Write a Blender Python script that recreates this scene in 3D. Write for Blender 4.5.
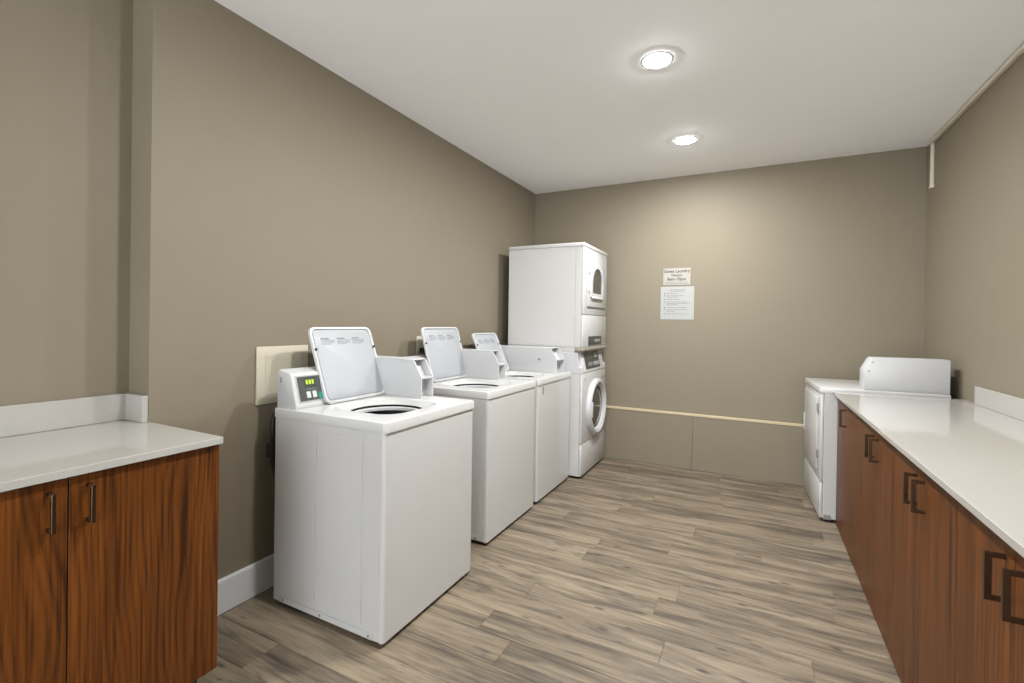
import bpy, bmesh, math, random
from mathutils import Vector, Matrix
random.seed(7)
scene = bpy.context.scene
for o in list(bpy.data.objects):
    bpy.data.objects.remove(o)
C = scene.collection
PI = math.pi

# ------------------------------------------------------------------ camera
F_PX, YAW, V0, ROLL, PITCH = 471.5, .4746, 324.5, .01465, -.004
CAM = Vector((2.173, 0.0, 1.3593))
r_ = Vector((math.cos(YAW), math.sin(YAW), 0))
w_ = Vector((-math.sin(YAW), math.cos(YAW), 0))
z_ = Vector((0, 0, 1))
fw = w_ * math.cos(PITCH) + z_ * math.sin(PITCH)
up = z_ * math.cos(PITCH) - w_ * math.sin(PITCH)
cx = r_ * math.cos(ROLL) + up * math.sin(ROLL)
cy = -r_ * math.sin(ROLL) + up * math.cos(ROLL)
cz = -fw
cd = bpy.data.cameras.new('camera')
cd.sensor_fit = 'HORIZONTAL'
cd.sensor_width = 36.0
cd.lens = F_PX / 1024 * 36.0
cd.shift_y = -(341.5 - V0) / 1024
cd.clip_start = .02
cam = bpy.data.objects.new('camera', cd)
cam.matrix_world = Matrix(((cx.x, cy.x, cz.x, CAM.x), (cx.y, cy.y, cz.y, CAM.y), (cx.z, cy.z, cz.z, CAM.z), (0, 0, 0, 1)))
C.objects.link(cam)
scene.camera = cam

# ------------------------------------------------------------------ world, exposure
wd = bpy.data.worlds.new('world')
scene.world = wd
wd.use_nodes = True
bg = wd.node_tree.nodes['Background']
bg.inputs['Color'].default_value = (.92, .965, 1.0, 1)
bg.inputs['Strength'].default_value = 3.0
scene.view_settings.view_transform = 'Standard'
scene.view_settings.look = 'None'
scene.view_settings.gamma = 1.0
scene.view_settings.use_curve_mapping = False
scene.view_settings.exposure = 1.12
LAMP_L = 480.0          # radiance of each downlight's domed lens
LAMP_SPOTS = [(1.687, 1.50), (1.687, 2.608), (1.680, 3.829)]

# ------------------------------------------------------------------ room dimensions (metres)
W, H, D = 3.355, 2.783, 4.75     # right wall x, ceiling z, back wall y; left wall at x = 0
YC, XR = 1.025, -.155            # the left wall steps back to XR for y < YC
YR = -2.2                        # wall behind the camera
TOPZ = .937                      # machine worktops
CTR_L, CTR_R = .935, .919        # counter tops

# ------------------------------------------------------------------ materials
def srgb(r, g, b):
    def f(c):
        c /= 255
        return c / 12.92 if c <= .04045 else ((c + .055) / 1.055) ** 2.4
    return (f(r), f(g), f(b), 1)

class N:
    def __init__(s, name):
        s.m = bpy.data.materials.new(name)
        s.m.use_nodes = True
        s.t = s.m.node_tree
        s.b = s.t.nodes['Principled BSDF']
    def n(s, typ, **kw):
        x = s.t.nodes.new(typ)
        for k, v in kw.items():
            if k in x.inputs: x.inputs[k].default_value = v
            else: setattr(x, k, v)
        return x
    def l(s, a, b): s.t.links.new(a, b)
    def ramp(s, fac, stops):
        x = s.t.nodes.new('ShaderNodeValToRGB')
        e = x.color_ramp.elements
        while len(e) < len(stops): e.new(.5)
        for el, (p, c) in zip(e, stops):
            el.position = p; el.color = c
        s.l(fac, x.inputs['Fac'])
        return x.outputs['Color']
    def math(s, op, a, b=None):
        x = s.t.nodes.new('ShaderNodeMath'); x.operation = op
        for i, v in enumerate((a, b)):
            if v is None: continue
            if isinstance(v, (int, float)): x.inputs[i].default_value = v
            else: s.l(v, x.inputs[i])
        return x.outputs[0]
    def mix(s, fac, a, b, blend='MIX'):
        x = s.t.nodes.new('ShaderNodeMix'); x.data_type = 'RGBA'; x.blend_type = blend
        for i, v in ((0, fac), (6, a), (7, b)):
            if isinstance(v, (int, float, tuple)): x.inputs[i].default_value = v
            else: s.l(v, x.inputs[i])
        return x.outputs[2]
    def bump(s, h, strength=.1, dist=.002):
        x = s.t.nodes.new('ShaderNodeBump')
        x.inputs['Strength'].default_value = strength
        x.inputs['Distance'].default_value = dist
        s.l(h, x.inputs['Height'])
        s.l(x.outputs[0], s.b.inputs['Normal'])

def plain(name, col, rough=.5, metal=0.0, bump=0, bscale=200, var=.03, coat=0, spec=.5):
    k = N(name)
    tc = k.n('ShaderNodeTexCoord')
    nz = k.n('ShaderNodeTexNoise', Scale=6.0, Detail=4.0)
    k.l(tc.outputs['Object'], nz.inputs['Vector'])
    lo = tuple(c * (1 - var) for c in col[:3]) + (1,)
    hi = tuple(min(1, c * (1 + var)) for c in col[:3]) + (1,)
    k.l(k.ramp(nz.outputs['Fac'], [(.3, lo), (.7, hi)]), k.b.inputs['Base Color'])
    k.b.inputs['Roughness'].default_value = rough
    k.b.inputs['Metallic'].default_value = metal
    k.b.inputs['Coat Weight'].default_value = coat
    k.b.inputs['Specular IOR Level'].default_value = spec
    if bump:
        nb = k.n('ShaderNodeTexNoise', Scale=float(bscale), Detail=3.0)
        k.l(tc.outputs['Object'], nb.inputs['Vector'])
        k.bump(nb.outputs['Fac'], bump, .002)
    return k.m

def wood_mat():
    k = N('walnut_laminate')
    tc = k.n('ShaderNodeTexCoord'); oi = k.n('ShaderNodeObjectInfo')
    sp = k.n('ShaderNodeSeparateXYZ'); k.l(tc.outputs['Object'], sp.inputs[0])
    lat = k.math('ADD', sp.outputs['X'], sp.outputs['Y'])
    lat = k.math('ADD', lat, k.math('MULTIPLY', oi.outputs['Random'], 37.0))
    def vec(a, b):
        c = k.n('ShaderNodeCombineXYZ')
        k.l(k.math('MULTIPLY', lat, a), c.inputs[0]); k.l(k.math('MULTIPLY', sp.outputs['Z'], b), c.inputs[1])
        return c.outputs[0]
    n1 = k.n('ShaderNodeTexNoise', Scale=1.0, Detail=2.0, Roughness=.5); k.l(vec(3.4, .75), n1.inputs['Vector'])
    t = k.math('ADD', k.math('MULTIPLY', lat, 300.0), k.math('MULTIPLY', n1.outputs['Fac'], 78.0))
    ring = k.math('POWER', k.math('ADD', k.math('MULTIPLY', k.math('SINE', t), .5), .5), .55)
    n2 = k.n('ShaderNodeTexNoise', Scale=1.0, Detail=4.0, Roughness=.6); k.l(vec(130, 2.5), n2.inputs['Vector'])
    n3 = k.n('ShaderNodeTexNoise', Scale=1.0, Detail=3.0, Roughness=.55); k.l(vec(16, .6), n3.inputs['Vector'])
    f = k.math('ADD', k.math('MULTIPLY', ring, .09), k.math('ADD', k.math('MULTIPLY', n2.outputs['Fac'], .52), k.math('MULTIPLY', n3.outputs['Fac'], .30)))
    col = k.ramp(f, [(.34, srgb(48, 22, 4)), (.46, srgb(88, 47, 12)), (.58, srgb(109, 60, 17)), (.74, srgb(130, 76, 25))])
    k.l(col, k.b.inputs['Base Color'])
    k.b.inputs['Roughness'].default_value = .42; k.b.inputs['Specular IOR Level'].default_value = .3
    k.bump(n2.outputs['Fac'], .08, .001)
    return k.m

def floor_mat():
    k = N('grey_oak_plank')
    tc = k.n('ShaderNodeTexCoord'); oi = k.n('ShaderNodeObjectInfo')
    sp = k.n('ShaderNodeSeparateXYZ'); k.l(tc.outputs['Object'], sp.inputs[0])
    off = k.math('MULTIPLY', oi.outputs['Random'], 61.0)
    def vec(a, b):
        c = k.n('ShaderNodeCombineXYZ')
        k.l(k.math('MULTIPLY', k.math('ADD', sp.outputs['X'], off), a), c.inputs[0])
        k.l(k.math('MULTIPLY', sp.outputs['Y'], b), c.inputs[1])
        k.l(off, c.inputs[2])
        return c.outputs[0]
    def noise(a, b, det=4, ro=.55, dist=0):
        x = k.n('ShaderNodeTexNoise', Scale=1.0, Detail=float(det), Roughness=ro, Distortion=float(dist)); k.l(vec(a, b), x.inputs['Vector'])
        return x.outputs['Fac']
    broad = noise(1.1, 9, 3, .55, .6)
    mid = noise(2.6, 46, 5, .65, .4)
    fine = noise(7, 210, 4, .65)
    f = k.math('ADD', k.math('MULTIPLY', broad, .40), k.math('ADD', k.math('MULTIPLY', mid, .42), k.math('MULTIPLY', fine, .20)))
    f = k.math('ADD', f, k.math('MULTIPLY', k.math('SUBTRACT', oi.outputs['Random'], .5), .04))
    col = k.ramp(f, [(.37, srgb(64, 57, 49)), (.46, srgb(99, 88, 74)), (.55, srgb(126, 113, 95)), (.66, srgb(143, 129, 109))])
    # soft grey smudges
    sm = k.ramp(noise(2.3, 15, 4, .6, 1.1), [(.52, (0, 0, 0, 1)), (.66, (1, 1, 1, 1))])
    sm = k.math('MULTIPLY', sm, k.math('ADD', k.math('MULTIPLY', mid, 1.0), .15))
    col = k.mix(k.math('MULTIPLY', sm, .95), col, srgb(66, 61, 56))
    # small dark knots and short cross marks, in patches
    kn = k.n('ShaderNodeTexVoronoi', Scale=1.0); k.l(vec(7, 22), kn.inputs['Vector'])
    kd = k.math('ADD', kn.outputs['Distance'], k.math('MULTIPLY', noise(24, 90, 3, .6, 1.0), .42))
    km = k.ramp(kd, [(.30, (1, 1, 1, 1)), (.46, (0, 0, 0, 1))])
    gate = k.ramp(noise(2.2, 9, 3, .6), [(.50, (0, 0, 0, 1)), (.58, (1, 1, 1, 1))])
    col = k.mix(k.math('MULTIPLY', k.math('MULTIPLY', km, gate), .9), col, srgb(58, 52, 46))
    k.l(col, k.b.inputs['Base Color'])
    k.b.inputs['Roughness'].default_value = .46
    k.b.inputs['Specular IOR Level'].default_value = .35
    k.bump(fine, .10, .001)
    return k.m

def quartz_mat():
    k = N('white_quartz')
    tc = k.n('ShaderNodeTexCoord')
    nz = k.n('ShaderNodeTexNoise', Scale=420.0, Detail=2.0)
    k.l(tc.outputs['Object'], nz.inputs['Vector'])
    k.l(k.ramp(nz.outputs['Fac'], [(.35, srgb(165, 162, 156)), (.6, srgb(172, 169, 163))]), k.b.inputs['Base Color'])
    k.b.inputs['Roughness'].default_value = .08
    return k.m

def emit_mat(name, col, strength):
    k = N(name)
    k.b.inputs['Base Color'].default_value = col
    k.b.inputs['Emission Color'].default_value = col
    k.b.inputs['Emission Strength'].default_value = strength
    return k.m

M = dict(
    wall=plain('taupe_wall_paint', srgb(124, 115, 98), .62, bump=.10, bscale=260, var=.012, spec=.35),
    ceil=plain('white_ceiling_paint', srgb(249, 249, 249), .8, bump=.05, bscale=200, var=.008),
    trim=plain('white_trim_paint', srgb(212, 212, 214), .35, var=.01),
    ledge=plain('lit_ledge_tint', srgb(184, 169, 138), .5, var=.02),  # light on the ledge top put into its colour
    cream=plain('cream_plastic', srgb(184, 177, 158), .4, var=.02),
    conduit=plain('ivory_conduit', srgb(205, 197, 178), .45, var=.02),
    enamel=plain('white_enamel', srgb(189, 188, 186), .24, var=.01, coat=.25),
    enamel2=plain('white_plastic', srgb(187, 187, 188), .34, var=.01),
    inner=plain('lid_inner_white', srgb(160, 162, 165), .5, var=.008),
    grey=plain('grey_plastic', srgb(128, 126, 122), .5),
    taupe=plain('grey_tray', srgb(150, 144, 132), .5),
    black=plain('black_rubber', srgb(22, 21, 20), .55),
    dark=plain('dark_control_panel', srgb(62, 62, 58), .3),
    panelgrey=plain('control_overlay', srgb(70, 73, 70), .3),
    silver=plain('silver_trim', srgb(190, 190, 186), .3, metal=.5),
    drum=plain('drum_inside_shade', srgb(58, 60, 63), .35),  # shade inside the tub put into the drum and agitator colour
    steel=plain('steel_drum', srgb(150, 150, 150), .3, metal=1.0),
    bronze=plain('bronze_pull', srgb(88, 68, 50), .22, metal=.85, var=.06),
    toe=plain('toe_kick_black', srgb(38, 30, 25), .6),
    teal=plain('teal_label', srgb(30, 128, 112), .4),
    paper=plain('paper_sheet', srgb(156, 156, 153), .6, var=.01),
    paper2=plain('sign_card', srgb(156, 151, 142), .5, var=.01),
    ink=plain('black_ink', srgb(34, 32, 34), .7),
    inkgrey=plain('grey_ink', srgb(120, 120, 122), .7),
    gasket=plain('door_gasket', srgb(70, 70, 70), .5),
    wood=wood_mat(), floor=floor_mat(), quartz=quartz_mat(),
    lens=emit_mat('lamp_lens', (.985, .995, 1.0, 1), LAMP_L),
    lcd=emit_mat('lcd_green', srgb(150, 176, 30), .22),
)
kg = N('dark_glass')
kg.b.inputs['Base Color'].default_value = srgb(46, 44, 42)
kg.b.inputs['Roughness'].default_value = .06
kg.b.inputs['Coat Weight'].default_value = .5
nz = kg.n('ShaderNodeTexNoise', Scale=9.0); kg.l(kg.ramp(nz.outputs['Fac'], [(.4, srgb(36, 35, 34)), (.7, srgb(78, 74, 68))]), kg.b.inputs['Base Color'])
M['glass'] = kg.m

# ------------------------------------------------------------------ mesh helpers
def bx(bm, x0, x1, y0, y1, z0, z1, bev=0, seg=1):
    r = bmesh.ops.create_cube(bm, size=1)
    vs = r['verts']
    for v in vs:
        v.co = Vector(((x0 + x1) / 2 + v.co.x * (x1 - x0), (y0 + y1) / 2 + v.co.y * (y1 - y0), (z0 + z1) / 2 + v.co.z * (z1 - z0)))
    if bev:
        es = set(e for v in vs for e in v.link_edges)
        bmesh.ops.bevel(bm, geom=list(es), offset=bev, segments=seg, profile=.5, affect='EDGES')
    return bm
def prism(bm, pts, axis, a0, a1, bev=0, seg=2):
    """extrude 2-D pts along axis: 'y' -> pts (x,z); 'x' -> pts (y,z); 'z' -> pts (x,y)"""
    def mk(p, a):
        return {'y': (p[0], a, p[1]), 'x': (a, p[0], p[1]), 'z': (p[0], p[1], a)}[axis]
    A = [bm.verts.new(mk(p, a0)) for p in pts]; B = [bm.verts.new(mk(p, a1)) for p in pts]
    fs = [bm.faces.new(A), bm.faces.new(B[::-1])]
    n = len(pts)
    for i in range(n):
        fs.append(bm.faces.new((A[i], B[i], B[(i + 1) % n], A[(i + 1) % n])))
    bmesh.ops.recalc_face_normals(bm, faces=fs)
    if bev:
        es = set(e for f in fs for e in f.edges)
        bmesh.ops.bevel(bm, geom=list(es), offset=bev, segments=seg, profile=.5, affect='EDGES')
    return bm
def loops(bm, rings, cap0=False, cap1=False):
    R = [[bm.verts.new(p) for p in ring] for ring in rings]
    n = len(R[0]); fs = []
    for a, b in zip(R, R[1:]):
        for i in range(n):
            fs.append(bm.faces.new((a[i], a[(i + 1) % n], b[(i + 1) % n], b[i])))
    if cap0: fs.append(bm.faces.new(R[0][::-1]))
    if cap1: fs.append(bm.faces.new(R[-1]))
    bmesh.ops.recalc_face_normals(bm, faces=fs)
    return bm
def lathe(bm, prof, c, axis='z', n=40, cap0=False, cap1=False):
    rings = []
    for rad, h in prof:
        ring = []
        for i in range(n):
            a = 2 * PI * i / n
            u, v = rad * math.cos(a), rad * math.sin(a)
            ring.append({'z': (c[0] + u, c[1] + v, c[2] + h), 'x': (c[0] + h, c[1] + u, c[2] + v), 'y': (c[0] + v, c[1] + h, c[2] + u)}[axis])
        rings.append(ring)
    return loops(bm, rings, cap0, cap1)
def tube(bm, pts, rad, n=10):
    pts = [Vector(p) for p in pts]; rings = []
    prev = None
    for i, p in enumerate(pts):
        t = (pts[min(i + 1, len(pts) - 1)] - pts[max(i - 1, 0)]).normalized()
        a = prev if prev is not None else (Vector((0, 0, 1)) if abs(t.z) < .9 else Vector((1, 0, 0)))
        b = t.cross(a).normalized(); a = b.cross(t).normalized(); prev = a
        rings.append([p + (a * math.cos(2 * PI * k / n) + b * math.sin(2 * PI * k / n)) * rad for k in range(n)])
    return loops(bm, rings, True, True)
def smooth_path(pts, k=6):
    P = [Vector(p) for p in pts]; out = []
    for i in range(len(P) - 1):
        p0, p1, p2, p3 = P[max(i - 1, 0)], P[i], P[i + 1], P[min(i + 2, len(P) - 1)]
        for j in range(k):
            t = j / k
            out.append(.5 * ((2 * p1) + (p2 - p0) * t + (2 * p0 - 5 * p1 + 4 * p2 - p3) * t * t + (3 * p1 - p0 - 3 * p2 + p3) * t ** 3))
    out.append(P[-1]); return out
def hexa(bm, corners, bev=0):
    """8 corners: bottom 4 then top 4, same order"""
    v = [bm.verts.new(c) for c in corners]
    fs = [bm.faces.new([v[i] for i in q]) for q in ((0, 1, 2, 3), (7, 6, 5, 4), (0, 4, 5, 1), (1, 5, 6, 2), (2, 6, 7, 3), (3, 7, 4, 0))]
    bmesh.ops.recalc_face_normals(bm, faces=fs)
    if bev:
        bmesh.ops.bevel(bm, geom=list(set(e for f in fs for e in f.edges)), offset=bev, segments=1, affect='EDGES')
    return bm
def rrect(hw, hh, rad, ang):
    """radius from the centre of a rounded rectangle in direction ang"""
    c, s = abs(math.cos(ang)), abs(math.sin(ang))
    t = min(hw / c if c > 1e-9 else 1e9, hh / s if s > 1e-9 else 1e9)
    x, y = t * c, t * s
    if x > hw - rad and y > hh - rad:
        ox, oy = hw - rad, hh - rad
        b = c * ox + s * oy
        t = b + math.sqrt(max(0, b * b - (ox * ox + oy * oy - rad * rad)))
    return t
def rr_pts(cx, cy, hw, hh, rad, k=6):
    out = []
    for (sx, sy, a0) in ((1, 1, 0), (-1, 1, PI / 2), (-1, -1, PI), (1, -1, 3 * PI / 2)):
        for i in range(k + 1):
            a = a0 + i * PI / 2 / k
            out.append((cx + sx * (hw - rad) + rad * math.cos(a), cy + sy * (hh - rad) + rad * math.sin(a)))
    return out
BM = bmesh.new
def obj(name, bm, mat, parent=None, smooth=False):
    me = bpy.data.meshes.new(name)
    bm.to_mesh(me); bm.free()
    me.materials.append(M[mat] if isinstance(mat, str) else mat)
    if smooth:
        me.shade_smooth()
        try: me.set_sharp_from_angle(angle=math.radians(35))
        except Exception: pass
    o = bpy.data.objects.new(name, me)
    C.objects.link(o)
    if parent: o.parent = parent
    return o
def text_obj(name, body, size, mat, parent, mw, align='CENTER', extrude=.0003):
    cu = bpy.data.curves.new(name, 'FONT')
    cu.body = body; cu.size = size; cu.align_x = align; cu.align_y = 'CENTER'; cu.extrude = extrude; cu.offset = size * .014
    t = bpy.data.objects.new('tmp_text', cu); C.objects.link(t)
    dg = bpy.context.evaluated_depsgraph_get()
    me = bpy.data.meshes.new_from_object(t.evaluated_get(dg))
    bpy.data.objects.remove(t)
    me.transform(mw); me.name = name; me.materials.clear(); me.materials.append(M[mat])
    o = bpy.data.objects.new(name, me); C.objects.link(o); o.parent = parent
    return o
def tag(o, label=None, cat=None, group=None, kind=None):
    if label: o['label'] = label
    if cat: o['category'] = cat
    if group: o['group'] = group
    if kind: o['kind'] = kind
    return o
def thing(name, label, cat, loc=(0, 0, 0), rz=0, group=None):
    o = bpy.data.objects.new(name, None); C.objects.link(o)
    o.location = loc; o.rotation_euler = (0, 0, rz); o.empty_display_size = .1
    return tag(o, label, cat, group)
def struct(name, bm, mat, label, cat):
    return tag(obj(name, bm, mat), label, cat, kind='structure')

# ------------------------------------------------------------------ setting
T = .12
fl = struct('floor', bx(BM(), XR - T, W + T, YR - T, D + T, -.10, -.0025), 'floor', 'grey brown wood-look plank floor of the laundry room', 'floor')
PW, PL = .160, 1.22
seams = {1.154: .42, 1.954: 1.852, 2.434: 1.85, 3.234: 1.84, 3.394: 1.305, 4.034: 1.955, 4.194: 1.31, 1.314: 1.24, 1.474: .70, 1.634: .05, 1.794: 1.1, 2.114: 2.40, 2.274: .55}
cache = {}
def plank_mesh(L, wd=PW):
    key = (round(L, 3), round(wd, 3))
    if key not in cache:
        bm = BM()
        g, c = .0005, .0010
        a, b = L / 2 - g, wd / 2 - g
        loops(bm, [[(-a, -b, -.003), (a, -b, -.003), (a, b, -.003), (-a, b, -.003)],
                   [(-a, -b, -c), (a, -b, -c), (a, b, -c), (-a, b, -c)],
                   [(-a + c, -b + c, 0), (a - c, -b + c, 0), (a - c, b - c, 0), (-a + c, b - c, 0)]], False, True)
        me = bpy.data.meshes.new('plank'); bm.to_mesh(me); bm.free(); me.materials.append(M['floor'])
        cache[key] = me
    return cache[key]
y = 1.154 - 10 * PW
row = 0
while y < D - .001:
    w = min(PW, D - y)
    key = min(seams, key=lambda s: abs(s - y))
    s = seams[key] if abs(key - y) < .01 else random.uniform(0, PL)
    x = s
    while x > XR + 1e-6: x -= PL
    while x < W:
        a, b = max(x, XR if y < YC else 0), min(x + PL, W)
        if b - a > .02:
            o = bpy.data.objects.new('plank', plank_mesh(b - a, w)); C.objects.link(o)
            o.parent = fl; o.location = ((a + b) / 2, y + w / 2, 0)
        x += PL
    y += PW; row += 1

struct('ceiling', bx(BM(), XR - T, W + T, YR - T, D + T, H, H + .1), 'ceil', 'smooth white ceiling with recessed downlights', 'ceiling')
struct('wall_left', bx(BM(), XR - T, 0, YC, D + T, 0, H), 'wall', 'long taupe painted wall behind the row of washers', 'wall')
struct('wall_left_recess', bx(BM(), XR - T, XR, YR - T, YC, 0, H), 'wall', 'taupe wall set back behind the left counter', 'wall')
wb = struct('wall_back', bx(BM(), 0, W, D, D + T, 0, H), 'wall', 'taupe end wall with posted notices', 'wall')
struct('wall_right', bx(BM(), W, W + T, YR - T, D + T, 0, H), 'wall', 'taupe wall above the long right counter', 'wall')
# unseen rear wall; its wide opening is added to let fill daylight in
bm = BM()
bx(bm, XR, .25, YR - T, YR, 0, H); bx(bm, 3.15, W, YR - T, YR, 0, H); bx(bm, .25, 3.15, YR - T, YR, 2.5, H)
struct('wall_rear', bm, 'wall', 'taupe wall behind the viewer with an added opening for fill daylight', 'wall')
# boxed-out lower part of the back wall; its ledge is coloured pale as if lit
LZ = .505
for x0, x1 in ((.01, 1.669), (1.672, W - .005)):
    obj('wall_panel', bx(BM(), x0, x1, D - .03, D - .0005, .002, LZ - .002), 'wall', wb)
obj('joint_filler', bx(BM(), 1.6695, 1.6715, D - .0298, D - .001, .36, LZ - .003), 'wall', wb)
tag(obj('ledge_cap', bx(BM(), .01, W - .005, D - .034, D - .0005, LZ - .002, LZ + .020, .003), 'ledge', wb), 'ledge along the wall, coloured pale as its lit top')
bm = BM()
prism(bm, [(.0005, 0.002), (.016, .002), (.016, .150), (.012, .158), (.0005, .158)], 'y', YC + .008, 4.7)
struct('baseboard_left', bm, 'trim', 'tall white baseboard along the left wall', 'baseboard')

# ------------------------------------------------------------------ downlights
for i, (x, y) in enumerate(LAMP_SPOTS):
    lab = ['white recessed downlight nearest the viewer, above the first washer', 'white recessed downlight in mid ceiling, larger of the two in view', 'white recessed downlight closest to the end wall'][i]
    t = thing('recessed_downlight', lab, 'ceiling light', (x, y, H), 0, 'recessed ceiling downlights')
    obj('trim_ring', lathe(BM(), [(.070, -.001), (.0715, -.0052), (.080, -.0056), (.086, -.004), (.088, -.0005)], (0, 0, 0), n=48), 'trim', t, True)
    obj('lens', lathe(BM(), [(.0700, -.0015)] + [(.0695 * math.cos(a), -.003 - .0085 * math.sin(a)) for a in [k * PI / 16 for k in range(8)]] + [(.001, -.0115)], (0, 0, 0), n=32, cap1=True), 'lens', t, True)

# ------------------------------------------------------------------ top-load washers
WD, WW = .684, .690   # depth, width; local x = 0 back .. WD front, y = 0 near .. WW far
def legs(t, d, w, h=.024):
    for px in (.06, d - .07):
        for py in (.06, w - .06):
            obj('leg', lathe(BM(), [(.022, 0), (.022, .008), (.012, .009), (.012, h)], (px, py, 0), n=16, cap0=True, cap1=True), 'black', t)
def cabinet_body(t, d, w, ztop, emboss=True):
    bm = BM()
    bx(bm, 0, d - .019, 0, w, .022, ztop, .003)
    bmesh.ops.delete(bm, geom=[f for f in bm.faces if f.calc_center_median().z > ztop - .001 and f.normal.z > .9], context='FACES_ONLY')
    obj('cabinet', bm, 'enamel', t)
    if emboss:
        for ys, yo in ((0, -.0042), (w, .0042)):
            for x0, x1 in ((.125, .285), (.405, .565)):
                o = obj('embossed_panel', prism(BM(), [(x0, .075), (x1, .075), (x1, .862), (x0, .862)], 'y', min(ys, ys + yo) - (.0 if yo > 0 else 0), max(ys, ys + yo), .0022, 2), 'enamel', t)
    bm = BM()
    r = .016
    pts = [(d - .0175, 0)] + [(d - r + r * math.sin(a), r - r * math.cos(a)) for a in [k * PI / 16 for k in range(9)]]
    pts += [(d - r + r * math.cos(a), w - r + r * math.sin(a)) for a in [k * PI / 16 for k in range(9)]] + [(d - .0175, w)]
    prism(bm, pts, 'z', .022, ztop)
    obj('front_panel', bm, 'enamel', t, True)
    for ys, s in ((0, -1),):
        bm = BM(); bx(bm, .05, d - .05, -.0045, -.0005, .026, .052, .001)
        rail = obj('base_rail', bm, 'enamel', t)
        for px in (.075, d / 2 - .02, d - .075):
            obj('screw', lathe(BM(), [(.006, 0), (.006, -.0025), (.003, -.003)], (px, -.0046, .039), 'y', 10, cap1=True), 'grey', rail)
    legs(t, d, w)
OC = (.395, .332)     # centre of the tub opening, local
LID_Y = .382
def worktop(t, d, w, z, hole=True, OC=OC, hr=.180):
    ox, oy, th = .006, .003, .043
    n = 144
    if not hole:
        bm = BM(); bx(bm, -ox, d + ox, -oy, w + oy, z - th, z, .008, 3)
        return obj('worktop', bm, 'enamel', t, True)
    cx0, cy0 = OC
    def ring(fun, zz): return [(cx0 + fun(a) * math.cos(a), cy0 + fun(a) * math.sin(a), zz) for a in [2 * PI * i / n for i in range(n)]]
    def rect(x0, x1, y0, y1, zz, rad):
        # rounded rectangle loop sampled by angle from the hole centre
        mx, my, hw, hh = (x0 + x1) / 2, (y0 + y1) / 2, (x1 - x0) / 2, (y1 - y0) / 2
        out = []
        for i in range(n):
            a = 2 * PI * i / n
            lo, hi = 0, 2.0
            for _ in range(40):
                m = (lo + hi) / 2
                px, py = cx0 + m * math.cos(a) - mx, cy0 + m * math.sin(a) - my
                qx, qy = max(abs(px) - hw + rad, 0), max(abs(py) - hh + rad, 0)
                inside = abs(px) <= hw and abs(py) <= hh and qx * qx + qy * qy <= rad * rad + 1e-12
                lo, hi = (m, hi) if inside else (lo, m)
            out.append((cx0 + lo * math.cos(a), cy0 + lo * math.sin(a), zz))
        return out
    bm = BM()
    R = [rect(.01, d - .01, .01, w - .01, z - th, .010),
         rect(-ox, d + ox, -oy, w + oy, z - th, .011), rect(-ox, d + ox, -oy, w + oy, z - .005, .011),
         rect(-ox + .0015, d + ox - .0015, -oy + .0015, w + oy - .0015, z - .0015, .011), rect(-ox + .005, d + ox - .005, -oy + .005, w + oy - .005, z, .011),
         rect(-ox + .02, d + ox - .02, -oy + .02, w + oy - .02, z, .015)]
    g = hr + .022
    for q, zz, rad in ((g + .006, 0, .105), (g, -.0008, .100), (g - .004, -.003, .098), (g - .007, -.008, .096)):
        R.append(rect(cx0 - q, cx0 + q, cy0 - q, cy0 + q, z + zz, rad))
    R += [ring(lambda a: hr + .004, z - .024), ring(lambda a: hr, z - .028), ring(lambda a: hr + .002, z - .031), ring(lambda a: hr + .05, z - .032)]
    loops(bm, R)
    return obj('worktop', bm, 'enamel', t, True)
def tub(t, z, OC=OC, hr=.180):
    c = (OC[0], OC[1], z)
    k = hr / .180
    obj('tub_ring', lathe(BM(), [(.205 * k, -.058), (.190 * k, -.044), (.180 * k, -.0395), (.172 * k, -.040), (.168 * k, -.044), (.167 * k, -.056), (.170 * k, -.060)], c, n=56), 'enamel2', t, True)
    obj('drum', lathe(BM(), [(.172 * k, -.062), (.212 * k, -.070), (.212 * k, -.42), (.17 * k, -.44), (.001, -.44)], c, n=48), 'drum', t, True)
    obj('gap_shade_band', lathe(BM(), [(.232 * k, -.034), (.232 * k, -.062), (.205 * k, -.0625)], c, n=48), 'black', t, True)  # black band standing in for the shade in the gap below the lip
    obj('agitator', lathe(BM(), [(.13 * k, -.435), (.09, -.40), (.05, -.36), (.045, -.20), (.035, -.17), (.001, -.165)], c, n=32), 'drum', t, True)
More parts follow.
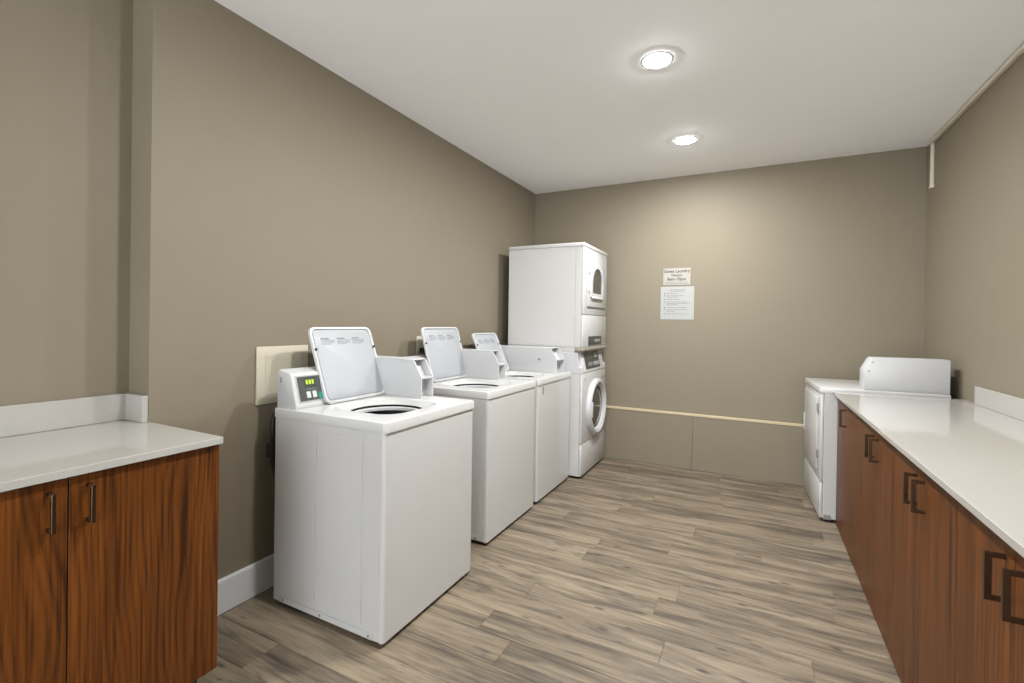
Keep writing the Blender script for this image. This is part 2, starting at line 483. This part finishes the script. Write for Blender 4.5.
def make_lid(t, hx, z, tilt, wl=.452, hl=.395, ly=LID_Y):
    """open lid, hinged at local x = hx; tilt = lean back from vertical"""
    R = Matrix.Rotation(-tilt, 4, 'Y')
    def place(bm):
        bm.transform(Matrix.Translation((hx, ly, z)) @ R); return bm
    n = 96
    def rr(hw, hh, rad, x):
        return [(x, rrect(hw, hh, rad, a) * math.cos(a), hl / 2 + rrect(hw, hh, rad, a) * math.sin(a)) for a in [2 * PI * i / n for i in range(n)]]
    a, b = wl / 2, hl / 2
    bm = loops(BM(), [rr(a - .006, b - .006, .030, -.016), rr(a - .001, b - .001, .033, -.012), rr(a, b, .034, -.002), rr(a - .002, b - .002, .033, .003), rr(a - .005, b - .005, .03, .004),
                      rr(a - .012, b - .012, .026, .004), rr(a - .015, b - .015, .024, -.001), rr(a - .017, b - .017, .023, -.006)], True, True)
    lid = obj('lid', place(bm), 'enamel2', t, True)
    bm = loops(BM(), [rr(a - .020, b - .020, .022, -.0055), rr(a - .020, b - .020, .022, -.002), rr(a - .024, b - .024, .02, .0005)], False, True)
    obj('inner_panel', place(bm), 'inner', lid, True)
    for s in (-1, 1):
        bm = lathe(BM(), [(.007, .004), (.007, .010), (.004, .012)], (0, s * (a - .012), hl * .70), 'x', 12, cap1=True)
        obj('bumper', place(bm), 'black', lid)
    # three small printed instruction blocks near the top edge
    bm = BM()
    for j in range(3):
        yb = wl * (-.36 + j * .245)
        zz = hl - .062
        for r_i, (f0, f1) in enumerate(((0, .060), (0, .100), (0, .092), (0, .100), (0, .07))):
            hgt = .008 if r_i == 0 else .003
            q = yb
            end = yb + f1 * wl / .47
            while q < end - .004:
                l_ = random.uniform(.006, .016); e = min(end, q + l_)
                bx(bm, .0006, .0010, q, e, zz - hgt, zz); q = e + .0025
            zz -= hgt + .004
    obj('printed_instructions', place(bm), 'inkgrey', lid)
    for s in (-1, 1):
        obj('hinge', place(bx(BM(), -.006, .008, s * (a - .03) - .012, s * (a - .03) + .012, -.002, .012, .003)), 'silver', lid)
    return lid
CP = [(-.004, 0), (-.004, .172), (.006, .182), (.078, .166), (.088, .158), (.128, .018), (.128, 0)]   # console profile x, z
def console(t, z, y0, y1, control=True):
    cs = obj('console', prism(BM(), [(x, z + h) for x, h in CP], 'y', y0, y1, .003, 2), 'enamel2', t, True)
    obj('end_cap_slot', bx(BM(), .018, .026, y0 - .0012, y0 + .001, z + .12, z + .145), 'grey', cs)
    # sloped control face
    p0, p1 = Vector((.128, 0, z + .018)), Vector((.088, 0, z + .158))
    dv = (p1 - p0); nv = Vector((dv.z, 0, -dv.x)).normalized()
    def plate(name, mat, ya, yb, ta, tb, h0, h1, par, bev=.0008):
        cor = []
        for h in (h0, h1):
            for (yy, tt) in ((ya, ta), (yb, ta), (yb, tb), (ya, tb)):
                q = p0 + dv * tt + nv * h; cor.append((q.x, yy, q.z))
        return obj(name, hexa(BM(), cor, bev), mat, par)
    if control:
        fr = plate('panel_bezel', 'silver', y0 + .020, y0 + .27, .06, .95, .0002, .0035, cs)
        cp = plate('control_panel', 'panelgrey', y0 + .027, y0 + .263, .10, .91, .0036, .0050, cs)
        plate('display_window', 'dark', y0 + .062, y0 + .128, .56, .86, .0051, .0062, cp)
        for k in range(3):
            plate('display', 'lcd', y0 + .071 + k * .017, y0 + .083 + k * .017, .64, .79, .0063, .0068, cp, .0002)
        for k in range(2):
            plate('button', 'enamel2', y0 + .064 + k * .034, y0 + .088 + k * .034, .18, .40, .0051, .0085, cp, .002)
        plate('teal_label', 'teal', y0 + .135, y0 + .20, .12, .34, .0051, .0056, cp, .0002)
        bm = BM()
        for k in range(4):
            q = p0 + dv * (.46 + k * .02) + nv * .0052
        plate('legend_line', 'inkgrey', y0 + .07, y0 + .12, .47, .49, .0051, .0055, cp, .0001)
    return cs
def coin_box(t, z, y0, y1, L, lock=False, chamfer=(.050, .090), h=.205):
    cxh, czh = chamfer
    prof = [(-.002, z + .001), (L, z + .001), (L, z + h - czh), (L - cxh, z + h - .006), (L - cxh - .006, z + h), (-.002, z + h)]
    b = obj('coin_box', prism(BM(), [(-.002, z + .001), (L - .055, z + .001), (L - .055, z + h - czh), (L - cxh - .055, z + h - .002), (-.002, z + h - .002)], 'y', y0 + .008, y1 - .008), 'enamel2', t)
    obj('cheek_plate', prism(BM(), prof, 'y', y0, y0 + .0075, .001, 1), 'enamel2', b)
    obj('cheek_plate', prism(BM(), prof, 'y', y1 - .0075, y1, .001, 1), 'enamel2', b)
    obj('shelf', bx(BM(), L - .054, L - .004, y0 + .0078, y1 - .0078, z + h - czh - .012, z + h - czh, .001), 'enamel2', b)
    obj('top_cover', bx(BM(), -.002, L - cxh - .008, y0 + .0005, y1 - .0005, z + h - .0005, z + h + .006, .002), 'enamel2', b)
    obj('coin_slot', bx(BM(), L - .0548, L - .052, (y0 + y1) / 2 - .015, (y0 + y1) / 2 + .015, z + .03, z + .07), 'grey', b)
    if lock:
        obj('lock', lathe(BM(), [(.010, 0), (.010, -.006), (.006, -.008)], (L - .16, y0 - .0002, z + h * .55), 'y', 14, cap1=True), 'grey', b)
    return b
def make_washer(label, x_front, y_near, lid_tilt, lid_w=.452, lid_h=.395, oc=OC, hr=.180, coin=(.578, .688, .415), lock=False, hinge=.155, ly=LID_Y):
    t = thing('top_load_washer', label, 'washing machine', (x_front - WD, y_near, 0), 0, 'white coin-operated top-load washers')
    cabinet_body(t, WD, WW, TOPZ - .0435)
    worktop(t, WD, WW, TOPZ, True, oc, hr); tub(t, TOPZ, oc, hr)
    console(t, TOPZ, .012, coin[0] - .002)
    coin_box(t, TOPZ, coin[0], coin[1], coin[2], lock)
    make_lid(t, hinge, TOPZ + .003, lid_tilt, lid_w, lid_h, ly)
    return t
make_washer('white top-load washer nearest the viewer, by the cream wall panel', .829, 1.488, math.radians(20.5), .430, .408)
make_washer('white top-load washer in the middle of the row of three', .752, 2.468, math.radians(16), coin=(.578, .688, .436))
w3 = make_washer('white top-load washer right beside the stacked dryer, with a wide coin box', .748, 3.215, math.radians(25), .400, .362, (.395, .262), .160, (.490, .688, .635), True, .200, .275)
obj('front_lock', bx(BM(), WD - .0005, WD + .003, .085, .105, TOPZ - .12, TOPZ - .06, .002), 'grey', w3)

# ------------------------------------------------------------------ stacked washer and dryer
SD, SW = .735, .715
st = thing('stacked_washer_dryer', 'tall white stacked dryer over front-load washer in the corner', 'laundry stack', (.85 - SD, 3.925, 0))
legs(st, SD, SW)
# lower washer
obj('washer_cabinet', bx(BM(), 0, SD - .022, 0, SW, .022, .920, .003), 'enamel', st)
obj('lower_front_panel', bx(BM(), SD - .021, SD, .002, SW - .002, .024, .300, .006, 2), 'enamel', st, True)
wf = obj('washer_front_panel', bx(BM(), SD - .021, SD, .002, SW - .002, .304, .918, .006, 2), 'enamel', st, True)
obj('badge', bx(BM(), SD - .0005, SD + .002, .60, .68, .835, .850), 'grey', wf)
obj('lock', bx(BM(), SD - .0005, SD + .002, .07, .085, .85, .88), 'grey', wf)
dc = (SD, .385, .585)
dr = obj('washer_door', lathe(BM(), [(.262, -.002), (.262, .020), (.252, .036), (.235, .042), (.215, .036), (.196, .012), (.192, -.001)], dc, 'x', 56), 'enamel2', st, True)
obj('door_gasket', lathe(BM(), [(.193, .010), (.180, .012), (.172, .004)], dc, 'x', 48), 'gasket', dr, True)
obj('door_glass', lathe(BM(), [(.186, .004), (.160, .014), (.10, .020), (.001, .022)], dc, 'x', 48), 'glass', dr, True)
obj('door_handle', bx(BM(), SD + .034, SD + .050, dc[1] - .232, dc[1] - .205, dc[2] - .07, dc[2] + .07, .006, 2), 'enamel2', dr, True)
# sloped control housing
obj('control_housing', prism(BM(), [(.301, .921), (SD - .002, .921), (SD - .002, .935), (SD - .040, 1.114), (.301, 1.114)], 'y', .05, SW - .05, .004, 2), 'enamel2', st, True)
obj('housing_back', bx(BM(), 0, .2995, 0, SW, .9205, 1.1045, .003), 'enamel', st)
for ya, yb in ((.0, .048), (SW - .048, SW)):
    obj('housing_cheek', prism(BM(), [(.3, .921), (SD - .002, .921), (SD - .006, .97), (SD - .03, .985), (SD - .045, 1.104), (.3, 1.104)], 'y', ya, yb, .003, 1), 'enamel2', st)
p0, p1 = Vector((SD - .002, 0, .935)), Vector((SD - .040, 0, 1.114)); dv = p1 - p0; nv = Vector((dv.z, 0, -dv.x)).normalized()
def slope_plate(name, mat, ya, yb, ta, tb, h0, h1, par):
    cor = []
    for h in (h0, h1):
        for yy, tt in ((ya, ta), (yb, ta), (yb, tb), (ya, tb)):
            q = p0 + dv * tt + nv * h; cor.append((q.x, yy, q.z))
    return obj(name, hexa(BM(), cor, .0006), mat, par)
cp = slope_plate('washer_control_panel', 'dark', .12, .545, .08, .93, .0002, .003, st)
slope_plate('display', 'panelgrey', .20, .33, .55, .80, .0031, .004, cp)
for k in range(3): slope_plate('button', 'silver', .36 + k * .055, .40 + k * .055, .2, .4, .0031, .007, cp)
slope_plate('sticker', 'paper', .42, .50, .62, .84, .0031, .0036, cp)
slope_plate('legend', 'inkgrey', .20, .32, .22, .40, .0031, .0036, cp)
# tray between the machines, then dryer
obj('joining_tray', bx(BM(), SD - .075, SD + .006, -.002, SW + .002, 1.118, 1.150, .006), 'taupe', st)
obj('joining_band', bx(BM(), .004, SD - .0755, .003, SW - .003, 1.1055, 1.150), 'enamel', st)
obj('dryer_cabinet', bx(BM(), 0, SD - .022, 0, SW, 1.1505, 2.035, .003), 'enamel', st)
obj('dryer_lower_panel', bx(BM(), SD - .021, SD, .002, SW - .002, 1.153, 1.436, .005, 2), 'enamel', st, True)
df = obj('dryer_front_panel', bx(BM(), SD - .021, SD, .002, SW - .002, 1.440, 2.034, .005, 2), 'enamel', st, True)
obj('dryer_top', bx(BM(), -.004, SD + .004, -.004, SW + .004, 2.0355, 2.070, .008, 3), 'enamel', st, True)
dd = obj('dryer_door', bx(BM(), SD + .0005, SD + .014, .09, .655, 1.512, 1.985, .006, 2), 'enamel', st, True)
yc_ = .335
def arch(k, zlow):
    pts = [(yc_ - k, zlow), (yc_ + k, zlow)]
    top = 1.905 - .185
    return pts + [(yc_ + k * math.cos(a), top + k * math.sin(a)) for a in [i * PI / 20 for i in range(21)]]
outer, inner = arch(.190, 1.60), arch(.148, 1.635)
loops_b = loops(BM(), [[(SD + .0142, p[0], p[1]) for p in outer], [(SD + .026, p[0], p[1]) for p in outer], [(SD + .028, p[0], p[1]) for p in arch(.180, 1.61)], [(SD + .026, p[0], p[1]) for p in inner], [(SD + .0145, p[0], p[1]) for p in inner]])
obj('window_frame', loops_b, 'enamel2', dd, True)
obj('door_window', prism(BM(), inner, 'x', SD + .0143, SD + .017), 'glass', dd)
obj('door_pull', bx(BM(), SD + .015, SD + .034, yc_ - .17, yc_ + .17, 1.582, 1.606, .009, 3), 'enamel2', dd, True)
for zz in (1.635, 1.80): obj('door_catch', bx(BM(), SD + .0142, SD + .020, .095, .125, zz, zz + .014, .002), 'grey', dd)
obj('vent_slot', bx(BM(), SD - .0005, SD + .0012, .10, .64, 1.497, 1.503), 'grey', df)
cp = obj('dryer_control_panel', bx(BM(), SD - .0005, SD + .004, .15, .545, 1.165, 1.245, .001), 'dark', st)
obj('display', bx(BM(), SD + .0041, SD + .005, .19, .27, 1.19, 1.225), 'panelgrey', cp)
for k in range(3): obj('button', bx(BM(), SD + .0041, SD + .008, .33 + k * .06, .37 + k * .06, 1.192, 1.218, .003), 'silver', cp)
for k in range(2):
    obj('side_seam', bx(BM(), .66 - k * .0, .662, -.0008, .0005, 1.46 - .30 * k, 2.03 - .6 * k), 'grey', st)

# ------------------------------------------------------------------ dryer on the right
DW, DD = .690, .700
PHI = .052
_v = Matrix.Rotation(PI + PHI, 2) @ Vector((DD, DW))
dt = thing('dryer', 'white front-load dryer with raised end box beside right counter', 'dryer', (2.596 - _v.x, 3.930 - _v.y, 0), PI + PHI)
obj('cabinet', bx(BM(), 0, DD - .021, 0, DW, .022, .900, .003), 'enamel', dt)
obj('lower_panel', bx(BM(), DD - .020, DD, .002, DW - .002, .024, .272, .006, 2), 'enamel', dt, True)
fp = obj('front_panel', bx(BM(), DD - .020, DD, .002, DW - .002, .277, .899, .006, 2), 'enamel', dt, True)
dr = obj('door', bx(BM(), DD + .0005, DD + .012, .05, .61, .34, .86, .006, 2), 'enamel', dt, True)
for zz in (.425, .755): obj('hinge', bx(BM(), DD + .001, DD + .014, .612, .635, zz, zz + .060, .002), 'grey', dr)
obj('handle', bx(BM(), DD + .0122, DD + .018, .065, .100, .52, .66, .002, 2), 'enamel2', dr, True)
worktop(dt, DD, DW, TOPZ, False)
legs(dt, DD, DW)
obj('base_bracket', bx(BM(), DD - .07, DD - .025, DW - .0005, DW + .004, .018, .050, .001), 'grey', dt)
console(dt, TOPZ, .012, .56, False)
cb = obj('coin_box', prism(BM(), [(0, TOPZ + .001), (.452, TOPZ + .001), (.452, TOPZ + .135), (.412, TOPZ + .215), (.404, TOPZ + .222), (0, TOPZ + .222)], 'y', .562, DW - .001, .003, 2), 'enamel2', dt, True)
for px, pz in ((.440, .140), (.420, .200)):
    obj('screw', lathe(BM(), [(.005, 0), (.005, .003), (.003, .004)], (px - .012, DW - .0008, TOPZ + pz - .01), 'y', 10, cap1=True), 'grey', cb)

# ------------------------------------------------------------------ counters and base cabinets
def pull(par, y, x, sgn, z0, z1, proj=.037):
    """square bar pull standing proud of a door face at x; sgn = direction it stands out"""
    bm = BM()
    a, b = sorted((x + sgn * (proj - .013), x + sgn * proj))
    bx(bm, a, b, y - .005, y + .005, z0, z1, .001)
    a2, b2 = sorted((x + sgn * .0003, x + sgn * (proj - .0125)))
    for zz in (z0, z1 - .011): bx(bm, a2, b2, y - .005, y + .005, zz, zz + .011, .0008)
    return obj('handle', bm, 'bronze', par)
# left: door faces +x
LF = .468
t = thing('base_cabinet', 'walnut base cabinet with two doors at the left', 'cabinet', (0, 0, 0), 0, 'walnut base cabinets')
y0, y1 = .190, 1.030
obj('carcass', bx(BM(), XR + .003, LF - .021, y0, y1, .101, CTR_L - .026, .0005), 'wood', t)
obj('toe_kick', bx(BM(), XR + .01, LF - .085, y0 + .01, y1 - .02, .002, .1), 'toe', t)
for (a, b, hy) in ((y0 + .001, .6085, .567), (.6115, y1, .653)):
    d = obj('door', bx(BM(), LF - .020, LF, a, b, .101, CTR_L - .030, .001), 'wood', t)
    pull(d, hy, LF, 1, .770, .880)
ct = thing('countertop', 'white quartz counter on the walnut cabinet at the left', 'counter', (0, 0, 0))
obj('slab', bx(BM(), XR + .002, .487, .185, 1.022, CTR_L - .024, CTR_L, .0015), 'quartz', ct)
bm = BM(); bx(bm, 0.0005, .487, 1.0222, 1.032, CTR_L - .024, CTR_L, .001)
obj('slab_end', bm, 'quartz', ct)
obj('backsplash', bx(BM(), XR + .001, XR + .021, .185, YC - .0015, CTR_L + .0008, CTR_L + .108, .0015), 'quartz', ct)
obj('side_splash', bx(BM(), XR + .0215, -.0005, YC - .0215, YC - .0015, CTR_L + .0008, CTR_L + .108, .0015), 'quartz', ct)
# right: door faces -x
RF = 2.690
units = [(1.095, 1.755, [(1.095, 1.425, 1.3795), (1.425, 1.755, 1.4705)], 'walnut base cabinet nearest the viewer in the right-hand row'),
         (1.755, 2.415, [(1.755, 2.085, 2.040), (2.085, 2.415, 2.130)], 'second walnut base cabinet from the viewer in the right-hand row'),
         (2.415, 3.075, [(2.415, 2.745, 2.700), (2.745, 3.075, 2.790)], 'third walnut base cabinet from the viewer in the right-hand row'),
         (3.075, 3.900, [(3.075, 3.620, 3.555), (3.620, 3.900, None)], 'walnut base cabinet with a single pull, next to the white dryer')]
for (a, b, doors, lab) in units:
    t = thing('base_cabinet', lab, 'cabinet', (0, 0, 0), 0, 'walnut base cabinets')
    obj('carcass', bx(BM(), RF + .021, W - .004, a + .0003, b - .0003, .030, CTR_R - .024, .0005), 'wood', t)
    obj('toe_kick', bx(BM(), RF + .025, W - .02, a + .002, b - .002, .002, .0295), 'toe', t)
    for da, db, hy in doors:
        d = obj('door' if hy else 'filler_panel', bx(BM(), RF, RF + .020, da + .0009, db - .0009, .012, CTR_R - .034, .0006), 'wood', t)
        if hy: pull(d, hy, RF, -1, .738, .848)
ct = thing('countertop', 'long white quartz counter along the right wall', 'counter', (0, 0, 0))
obj('slab', bx(BM(), 2.665, W - .002, 1.085, 3.912, CTR_R - .022, CTR_R, .0015), 'quartz', ct)
obj('backsplash', bx(BM(), W - .021, W - .0012, 1.085, 3.72, CTR_R + .0008, CTR_R + .106, .0015), 'quartz', ct)

# ------------------------------------------------------------------ things on the walls
ap = thing('access_panel', 'cream plastic access panel on the wall behind the first washer', 'wall panel', (0, 1.482, .935))
obj('frame', bx(BM(), .0006, .012, 0, .298, 0, .287, .004, 2), 'cream', ap, True)
pd = obj('panel_door', bx(BM(), .0121, .0155, .045, .253, .045, .245, .0015), 'cream', ap)
obj('latch', bx(BM(), .0156, .018, .236, .248, .13, .16, .001), 'cream', pd)
ol = thing('wall_outlet', 'cream wall outlet plate above the middle washer', 'outlet', (0, 2.715, 1.10))
pl = obj('plate', bx(BM(), .0006, .008, 0, .085, 0, .150, .003, 2), 'cream', ol, True)
for zz in (.032, .085): obj('receptacle', bx(BM(), .0081, .0105, .026, .059, zz, zz + .034, .002), 'cream', ol)
pg = thing('power_plug', 'black plug and cord in the outlet above the middle washer', 'plug', (0, 2.757, 1.149))
obj('plug_body', bx(BM(), .0108, .045, -.018, .018, -.018, .018, .004, 2), 'black', pg, True)
obj('cord', tube(BM(), smooth_path([(.042, 0, -.004), (.055, 0, -.03), (.045, .0, -.12), (.035, .01, -.30), (.035, .01, -.55)]), .0045, 8), 'black', pg, True)
hs = thing('water_hose', 'dark rubber hose hanging behind the nearest washer', 'hose', (0, 0, 0))
obj('hose', tube(BM(), smooth_path([(.060, 1.60, .93), (.075, 1.535, .88), (.090, 1.515, .80), (.088, 1.515, .70), (.100, 1.53, .60), (.10, 1.56, .48), (.10, 1.60, .30), (.11, 1.62, .05)]), .013, 10), 'black', hs, True)
obj('coupling', tube(BM(), [(.082, 1.513, .755), (.083, 1.513, .69)], .022, 12), 'toe', hs, True)

co = thing('surface_conduit', 'ivory surface conduit along the top of the right wall', 'conduit', (0, 0, 0))
obj('run', bx(BM(), W - .024, W - .0006, 1.2, 4.605, H - .034, H - .008, .004, 2), 'conduit', co, True)
obj('drop', bx(BM(), W - .022, W - .0006, 4.575, 4.605, 2.44, H - .0345, .004, 2), 'conduit', co, True)
obj('end_fitting', bx(BM(), W - .025, W - .0004, 4.570, 4.610, 2.415, 2.4395, .003, 2), 'conduit', co, True)

RX = Matrix.Rotation(PI / 2, 4, 'X')
def on_wall(x, z, y=D - .0032): return Matrix.Translation((x, y, z)) @ RX
hsn = thing('hours_sign', 'laundry hours sign above the notice on the end wall', 'sign', (0, 0, 0))
obj('card', bx(BM(), 1.380, 1.628, D - .0025, D - .0004, 1.745, 1.905, .0005), 'paper2', hsn)
for k, (s, z, sz) in enumerate((('Guest Laundry', 1.876, .040), ('Hours', 1.838, .038), ('8am-10pm', 1.800, .040))):
    text_obj('lettering', s, sz, 'ink', hsn, on_wall(1.503, z))
bm = BM()
for z, x0, x1 in ((1.771, 1.39, 1.60), (1.757, 1.40, 1.615)):
    q = x0
    while q < x1 - .005:
        e = min(x1, q + random.uniform(.012, .03)); bx(bm, q, e, D - .0031, D - .0026, z - .003, z + .003); q = e + .005
obj('small_print', bm, 'inkgrey', hsn)
ns = thing('rules_notice', 'white printed notice with bulleted rules on the end wall', 'notice', (0, 0, 0))
obj('sheet', bx(BM(), 1.358, 1.664, D - .0025, D - .0004, 1.412, 1.728, .0005), 'paper', ns)
bm = BM(); bm2 = BM()
def text_line(b, x0, x1, z, h):
    q = x0
    while q < x1 - .004:
        e = min(x1, q + random.uniform(.008, .026)); bx(b, q, e, D - .0031, D - .0026, z - h / 2, z + h / 2); q = e + .004
text_line(bm, 1.44, 1.58, 1.697, .008); text_line(bm, 1.45, 1.575, 1.682, .007)
for z, x1, b in ((1.661, 1.52, 1), (1.640, 1.57, 1), (1.627, 1.52, 0), (1.605, 1.54, 1), (1.580, 1.60, 1), (1.567, 1.625, 0), (1.554, 1.52, 0), (1.527, 1.60, 1), (1.507, 1.61, 1), (1.490, 1.49, 0), (1.466, 1.60, 1)):
    text_line(bm, 1.415, x1, z, .0065)
    if b: bx(bm2, 1.392, 1.400, D - .0031, D - .0026, z - .004, z + .004)
tag(obj('printed_lines', bm, 'inkgrey', ns), kind='stuff')
obj('bullets', bm2, 'ink', ns)
